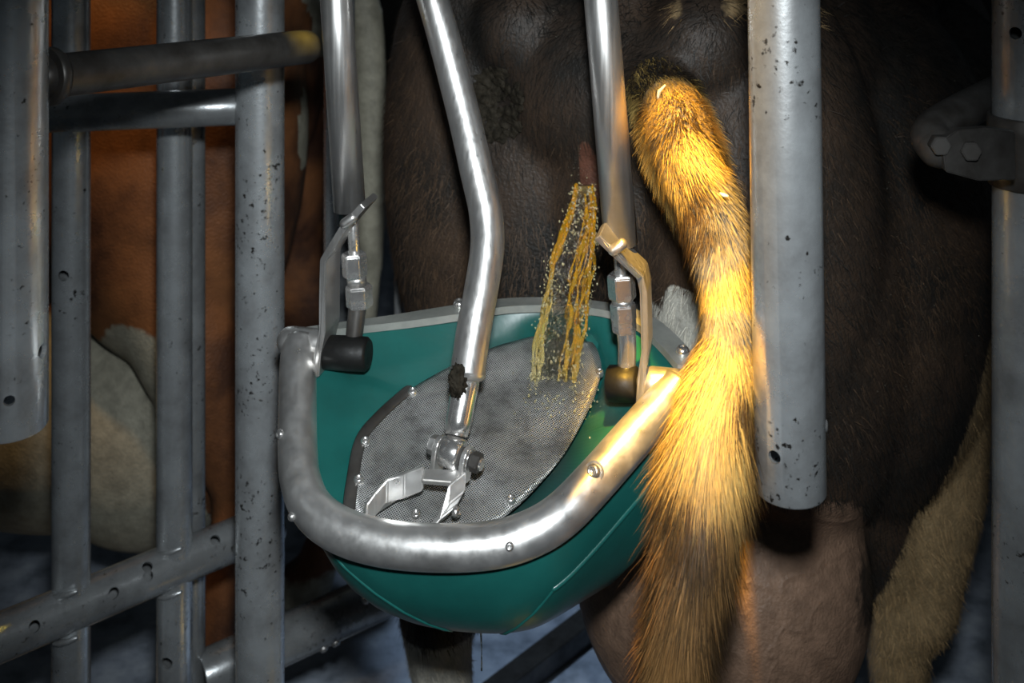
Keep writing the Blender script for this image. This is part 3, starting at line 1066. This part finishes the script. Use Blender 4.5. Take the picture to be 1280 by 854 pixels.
# ------------------------------------------------------------------ fur
def sample_mesh(me, n, keep, rng):
    me.calc_loop_triangles()
    nt_ = len(me.loop_triangles)
    tri = np.empty(nt_ * 3, np.int32); me.loop_triangles.foreach_get('vertices', tri); tri = tri.reshape(-1, 3)
    co, no = verts_of(me)
    cen_ = co[tri].mean(1)
    nn_ = no[tri].mean(1)
    k = keep(cen_, nn_)
    tri = tri[k > 0]; k = k[k > 0]
    ar = np.linalg.norm(np.cross(co[tri[:, 1]] - co[tri[:, 0]], co[tri[:, 2]] - co[tri[:, 0]]), axis=1) * k
    pick = rng.choice(len(tri), n, p=ar / ar.sum())
    a, b = rng.random(n), rng.random(n)
    fl = a + b > 1; a[fl] = 1 - a[fl]; b[fl] = 1 - b[fl]
    T_ = tri[pick]
    pos = co[T_[:, 0]] * (1 - a - b)[:, None] + co[T_[:, 1]] * a[:, None] + co[T_[:, 2]] * b[:, None]
    nrm = no[T_[:, 0]] * (1 - a - b)[:, None] + no[T_[:, 1]] * a[:, None] + no[T_[:, 2]] * b[:, None]
    nrm /= np.linalg.norm(nrm, axis=1)[:, None] + 1e-9
    return pos, nrm


def fur(name, pos, nrm, dirs, length, width, droop, cols, parent):
    n = len(pos)
    dirs = dirs / (np.linalg.norm(dirs, axis=1)[:, None] + 1e-9)
    side = np.cross(dirs, nrm); side /= np.linalg.norm(side, axis=1)[:, None] + 1e-9
    lv = [0, .38, .72, 1.0]
    V = np.empty((n, 7, 3), np.float32)
    for i, s in enumerate(lv):
        c_ = pos + dirs * (length * s)[:, None] + droop * (length * s * s)[:, None] - nrm * .0012
        wd = (width * (1 - .75 * s))[:, None]
        if i < 3:
            V[:, i * 2] = c_ - side * wd; V[:, i * 2 + 1] = c_ + side * wd
        else:
            V[:, 6] = c_
    base = (np.arange(n) * 7)[:, None]
    q = np.array([[0, 1, 3, 2], [2, 3, 5, 4]])
    quads = (base[:, :, None] + q[None]).reshape(-1, 4)
    tris = (base + np.array([[4, 5, 6]])).reshape(-1, 3)
    me = bpy.data.meshes.new(name)
    me.vertices.add(n * 7); me.vertices.foreach_set('co', V.ravel())
    nl = len(quads) * 4 + len(tris) * 3
    me.loops.add(nl)
    me.loops.foreach_set('vertex_index', np.concatenate([quads.ravel(), tris.ravel()]).astype(np.int32))
    me.polygons.add(len(quads) + len(tris))
    me.polygons.foreach_set('loop_start', np.concatenate([np.arange(len(quads)) * 4, len(quads) * 4 + np.arange(len(tris)) * 3]).astype(np.int32))
    me.update(calc_edges=True)
    ca = me.attributes.new('col', 'FLOAT_COLOR', 'POINT')
    cc = np.ones((n, 7, 4), np.float32); cc[:, :, :3] = cols[:, None, :]
    ca.data.foreach_set('color', cc.ravel())
    me.polygons.foreach_set('use_smooth', [True] * len(me.polygons))
    o = link(name, me, M['hair'], parent)
    o['kind'] = 'stuff'
    return o


def inframe(c):
    x, y = topix(c)
    return (x > -80) & (x < 1360) & (y > -80) & (y < 930)


# short coat
def keep(c, nn_):
    view = c - np.array([0, 0, CZ]); view /= np.linalg.norm(view, axis=1)[:, None]
    f = -(view * nn_).sum(1)
    _, _, pkm, tlm, vlm = cow1_masks(c)
    return inframe(c) * (f > -.25) * (c[:, 1] < 2.4) * (tlm < .5) * (pkm < .4) * (vlm < .3)


pos, nrm = sample_mesh(body.data, 90000, keep, RNG)
n_ = len(pos)
g = np.array([hx * .35, hy_ * .35, -1.0])
dirs = g + RNG.normal(0, .28, (n_, 3)) + np.stack([wob(pos, 25, 8), np.zeros(n_), np.zeros(n_)], 1) * .5
dirs -= nrm * ((dirs * nrm).sum(1) - .28)[:, None]
tn, wh, pk, tl, vl = cow1_masks(pos)
nz = RNG.random(n_) * .5
brownness = sstep(.1, .9, wob(pos, 7, 21) * .8 + RNG.normal(0, .25, n_) + .7 * sstep(-.02, -.12, pos[:, 0])) * .9
col = np.array([.016, .0145, .013]) * (1 - brownness)[:, None] + np.array([.07, .043, .026]) * brownness[:, None]
for msk, cc in ((tn, (.30, .20, .10)), (wh, (.5, .47, .4))):
    f = sstep(.62, .82, msk + nz)[:, None]
    col = col * (1 - f) + np.array(cc) * f
col = col * RNG.uniform(.55, 1.35, n_)[:, None]
fur('coat', pos, nrm, dirs, RNG.uniform(.010, .022, n_), np.full(n_, .00055), np.array([0, 0, -.15]), col, cow)

# shaggy tail hair
NT = 84000
ti = RNG.beta(1.1, 1.05, NT) * (len(tail_path) - 1 - 13) + 13
i0 = ti.astype(int); fr = (ti - i0)[:, None]; i1 = np.minimum(i0 + 1, len(tail_path) - 1)
Tt, Ut, Vt = frames(tail_path)
cpos = tail_path[i0] * (1 - fr) + tail_path[i1] * fr
crad = tail_rad[i0] * (1 - fr[:, 0]) + tail_rad[i1] * fr[:, 0]
ang = RNG.uniform(0, 2 * np.pi, NT)
nrm = Ut[i0] * np.cos(ang)[:, None] + Vt[i0] * np.sin(ang)[:, None]
pos = cpos + nrm * (crad * RNG.uniform(.74, .96, NT))[:, None]
tt = ti / (len(tail_path) - 1)
clump = np.stack([wob(pos, 60, 31), wob(pos, 60, 32), wob(pos, 60, 33)], 1)
splay = (.30 + .25 * sstep(.45, .25, ti / len(tail_path)) + .12 * RNG.normal(size=NT))[:, None]
dirs = Tt[i0] + nrm * splay + clump * (.34 - .14 * sstep(.6, .9, tt))[:, None] + RNG.normal(0, .13, (NT, 3))
ln = (.020 + .026 * sstep(.45, .85, tt)) * RNG.uniform(.55, 1.25, NT)
cn = wob(pos, 38, 41) + .5 * wob(pos, 110, 42) + RNG.normal(0, .25, NT)
dark = sstep(.15, 1.1, cn + .25)
tz = topix(pos)[1]
tx = topix(pos)[0]
wt = wob(pos, 45, 55)
# shadow bands across the tail, painted into the hair colour as grey
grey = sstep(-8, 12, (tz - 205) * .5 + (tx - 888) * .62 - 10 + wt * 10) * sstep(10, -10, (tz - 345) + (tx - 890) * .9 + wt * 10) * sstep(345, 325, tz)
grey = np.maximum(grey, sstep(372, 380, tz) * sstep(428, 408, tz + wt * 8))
cream = np.array([.50, .345, .11]); shade_grey = np.array([.20, .18, .145]); dk = np.array([.05, .030, .014])
col = cream * (1 - grey)[:, None] + shade_grey * grey[:, None]
low = sstep(480, 690, tz + wt * 25)
col = col * (1 - low)[:, None] + np.array([.31, .165, .06]) * low[:, None]
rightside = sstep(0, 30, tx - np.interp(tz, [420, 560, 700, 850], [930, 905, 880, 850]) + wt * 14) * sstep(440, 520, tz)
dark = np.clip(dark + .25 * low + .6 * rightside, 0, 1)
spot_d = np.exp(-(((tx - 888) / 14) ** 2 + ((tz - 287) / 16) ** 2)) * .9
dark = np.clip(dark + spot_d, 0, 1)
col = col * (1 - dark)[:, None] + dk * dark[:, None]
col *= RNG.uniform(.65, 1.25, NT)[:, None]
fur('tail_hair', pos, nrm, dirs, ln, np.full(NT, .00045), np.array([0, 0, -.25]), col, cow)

# ------------------------------------------------------------------ brown cow behind the gate
Y2 = math.radians(-86)
O2 = (-.33, 2.06)
W2 = cow_frame(O2, Y2)
t2 = catmull([W2(0, .02, 1.40), W2(0, -.06, 1.25), W2(0, -.07, .9), W2(.02, -.04, .55)], 6)
me2 = build_body('body', W2, Y2, cow_parts((-.2, .12), (.2, .02)) + [('e', (0, .5, .52), (.24, .4, .22)), ('e', (-.08, .32, .5), (.15, .2, .2))], .014, 8, extra=[(t2, np.linspace(.035, .03, len(t2)))])
co2, _ = verts_of(me2)
u2 = (co2[:, 0] - O2[0]) * math.cos(Y2) - (co2[:, 1] - O2[1]) * math.sin(Y2)
v2 = (co2[:, 0] - O2[0]) * math.sin(Y2) + (co2[:, 1] - O2[1]) * math.cos(Y2)
wz = wob(co2, 9, 5)
white2 = sstep(.02, -.06, co2[:, 2] - .80 + wz * .13 - .25 * sstep(.1, .5, v2) * 0)
white2 = np.maximum(white2 * (v2 > .18), sstep(.55, .8, wob(co2, 6, 15) + .15 * wz) * (co2[:, 2] < 1.0))
white2 = np.maximum(white2, (v2 < .015) * .9)
put_attr(me2, 'white', white2); put_attr(me2, 'tan', np.zeros(len(co2))); put_attr(me2, 'pink', np.zeros(len(co2))); put_attr(me2, 'flesh', np.zeros(len(co2)))
cow2 = thing('cow', W2(0, .5, 0), 'brown and white cow standing sideways behind the left gate', 'cow')
link('body', me2, M['cow2'], cow2)

# ------------------------------------------------------------------ urine stream
rows = [(232, 719, 742, 1.262), (250, 716, 743, 1.258), (280, 707, 743, 1.25), (320, 691, 743, 1.24), (360, 683, 737, 1.228), (400, 676, 731, 1.216), (450, 669, 724, 1.204), (485, 665, 720, 1.192), (512, 664, 716, 1.178), (532, 664, 712, 1.160)]
cs = catmull([P((a + b) / 2, y, d) for y, a, b, d in rows], 14)
hw = catmull([((b - a) / 2 / F * d, 0, 0) for y, a, b, d in rows], 14)[:, 0]
wn = np.random.default_rng(5)
st_me = []
# thin rippled film
nr = 72
ncs = catmull(cs[::4], 8); nhw = catmull([(h_, 0, 0) for h_ in hw[::4]], 8)[:, 0]
k = len(ncs)
ss = np.linspace(0, 1, k)[:, None]; aa = (np.arange(nr) / nr * 2 * np.pi)[None]
V = ncs[:, None, :] + np.stack([np.cos(aa) * nhw[:, None] * .93, np.sin(aa) * (.0036 + .2 * nhw[:, None] * np.abs(np.cos(aa)) ** 4), np.zeros((k, nr))], 2)
fl_ = V.reshape(-1, 3)
dsp = wob(fl_ * np.array([1, 1, .55]), 330, 71) * .0008 + wob(fl_ * np.array([1, 1, .35]), 140, 72) * .0013
V = V + np.stack([np.zeros((k, nr)), dsp.reshape(k, nr) * np.sign(np.sin(aa)) * 1.3, np.zeros((k, nr))], 2)
V[:, :, 0] += (wob(fl_ * np.array([0, 1, 1]), 120, 73) * .0022).reshape(k, nr)
vs = V.reshape(-1, 3)
ed = (np.abs(np.cos(aa)) ** 5 * (.45 + .55 * (np.cos(aa) > 0)) * .8 + np.clip(.9 - ss * 3.2, 0, 1)).clip(.05, 1).ravel()
fs = []
for i in range(k - 1):
    for j in range(nr):
        fs.append((i * nr + j, i * nr + (j + 1) % nr, (i + 1) * nr + (j + 1) % nr, (i + 1) * nr + j))
fs.append(tuple(range(nr - 1, -1, -1))); fs.append(tuple((k - 1) * nr + j for j in range(nr)))
me = mesh_from('sheet', vs, fs)
put_attr(me, 'edge', ed)
st = thing('urine_stream', P(690, 505, 1.18), 'clear amber stream pouring from the cow onto the wire screen', 'liquid stream')
link('sheet', me, M['urine'], st)
# ropes of liquid running down both borders
for q in range(17):
    lane = (wn.uniform(.55, 1.0) if q % 2 else -wn.uniform(.6, 1.0)) if q < 14 else wn.uniform(-.5, .5)
    i0_, i1_ = (0 if q < 9 else int(wn.integers(0, k // 3))), int(wn.integers(int(k * .7), k))
    sub = np.arange(i0_, i1_, 2)
    p1, p2 = wn.uniform(0, 6.28, 2)
    lat = lane + .10 * np.sin(sub * .06 + p1) + .04 * np.sin(sub * .17 + p2)
    pth = ncs[sub] + np.stack([lat * nhw[sub], -.002 - .003 * np.cos(sub * .2 + p2), np.zeros(len(sub))], 1)
    rr_ = wn.uniform(.0007, .0021) * (1 + .25 * np.sin(sub * .21 + p1) + .15 * np.sin(sub * .47 + p2))
    rm_ = tube('rope', pth, rr_, 12, True)
    right_ = .95 if lane > 0 else .6
    zz_ = np.array([v_.co.z for v_ in rm_.vertices])
    put_attr(rm_, 'edge', np.clip(right_ + sstep(1.02, 1.10, zz_) * .4 - sstep(1.02, .95, zz_) * (.25 if lane > 0 else .35), 0, 1))
    link('rope', rm_, M['rope'], st)
# droplets thrown off around the stream
bm = bmesh.new()
for q in range(1500):
    i = wn.integers(10, len(cs))
    c = cs[i]
    sd = wn.choice([-1, 1])
    off = np.array([sd * hw[i] * (wn.uniform(.75, 1.2) if q % 2 else wn.uniform(0, .9)), wn.normal(0, .008) - .004, wn.normal(0, .012)])
    if i > len(cs) - 16 and wn.random() < .6:
        pq = plane_hit(wn.normal(705, 32), wn.normal(505, 18), PP, PN) + Vector(PN) * wn.uniform(.003, .012)
        pt = np.array(pq)
    else:
        pt = c + off
    bmesh.ops.create_icosphere(bm, subdivisions=1, radius=wn.uniform(.0004, .0012), matrix=Matrix.Translation(pt) @ Matrix.Diagonal((1, 1, wn.uniform(1, 1.8), 1)))
for f in bm.faces: f.smooth = True
me = bpy.data.meshes.new('droplets'); bm.to_mesh(me); bm.free()
put_attr(me, 'edge', np.full(len(me.vertices), .15))
o = link('droplets', me, M['rope'], st); o['kind'] = 'stuff'
# thin drip under the basin
dp = [P(601, 788, 1.12), P(602, 815, 1.12), P(602, 838, 1.12)]
o = link('drip', tube('drip', dp, [.0012, .0005, .0009], 8, True), M['urine'])
put_attr(o.data, 'edge', np.full(len(o.data.vertices), .2))
tag(o, 'thin drip of liquid hanging below the green basin', 'drip')

# ------------------------------------------------------------------ straw flecks
def straw(pts, label):
    o = link('straw_fleck', tube('straw_fleck', pts, [.0012, .002, .0011], 8, True), M['straw'])
    tag(o, label, 'straw', 'straw flecks')


straw([P(822, 124, 1.165), P(824, 114, 1.16), P(831, 107, 1.158)], 'pale straw fleck standing on top of the tail bend')
straw([P(901, 242, 1.028), P(905, 244, 1.026), P(909, 245, 1.026)], 'short yellow straw fleck on the tail below its bend')

# ------------------------------------------------------------------ dung crust, wet drops on the coat
bm = bmesh.new()
for q in range(150):
    a_ = wn.uniform(0, 6.28); rr_ = math.sqrt(wn.random())
    l_, n_ = hit(618 + 38 * rr_ * math.cos(a_), 132 + 46 * rr_ * math.sin(a_))
    if l_ is None: continue
    rot = n_.to_track_quat('Z', 'Y').to_matrix().to_4x4()
    sz = wn.uniform(.003, .011)
    bmesh.ops.create_icosphere(bm, subdivisions=3, radius=1, matrix=Matrix.Translation(l_ + n_ * .003) @ rot @ Matrix.Rotation(wn.uniform(0, 6), 4, 'Z') @ Matrix.Diagonal((sz, sz * wn.uniform(.5, 1), sz * wn.uniform(.15, .35), 1)))
cc_ = np.array([tuple(v_.co) for v_ in bm.verts])
dd_ = np.stack([wob(cc_, 500, 91), wob(cc_, 500, 92), wob(cc_, 500, 93)], 1) * .0016
for v_, d_ in zip(bm.verts, dd_): v_.co += Vector(d_)
for f in bm.faces: f.smooth = True
me = bpy.data.meshes.new('dung_crust'); bm.to_mesh(me); bm.free()
tag(link('dung_crust', me, M['dirt']), 'rough crust of dried dung on the black rump beside the bent rod', 'dung')

m, nt, bs = nodes('clear_water')
bs.inputs['Base Color'].default_value = (1, .93, .8, 1)
bs.inputs['Roughness'].default_value = .05
bs.inputs['Transmission Weight'].default_value = .95
bs.inputs['IOR'].default_value = 1.33
M['water'] = m
bm = bmesh.new()
for (x, y, sx_, sy_, n_d) in ((1150, 330, 34, 110, 130), (730, 225, 9, 30, 90), (700, 20, 12, 30, 30), (700, 150, 60, 90, 25), (900, 250, 200, 150, 40), (1215, 190, 30, 40, 12)):
    for q in range(n_d):
        l_, n_ = hit(wn.normal(x, sx_), wn.normal(y, sy_))
        if l_ is None: continue
        bmesh.ops.create_icosphere(bm, subdivisions=1, radius=wn.uniform(.0003, .0008), matrix=Matrix.Translation(l_ + n_ * .004))
for f in bm.faces: f.smooth = True
me = bpy.data.meshes.new('wet_drops'); bm.to_mesh(me); bm.free()
o = link('wet_drops', me, M['water'], cow); o['kind'] = 'stuff'
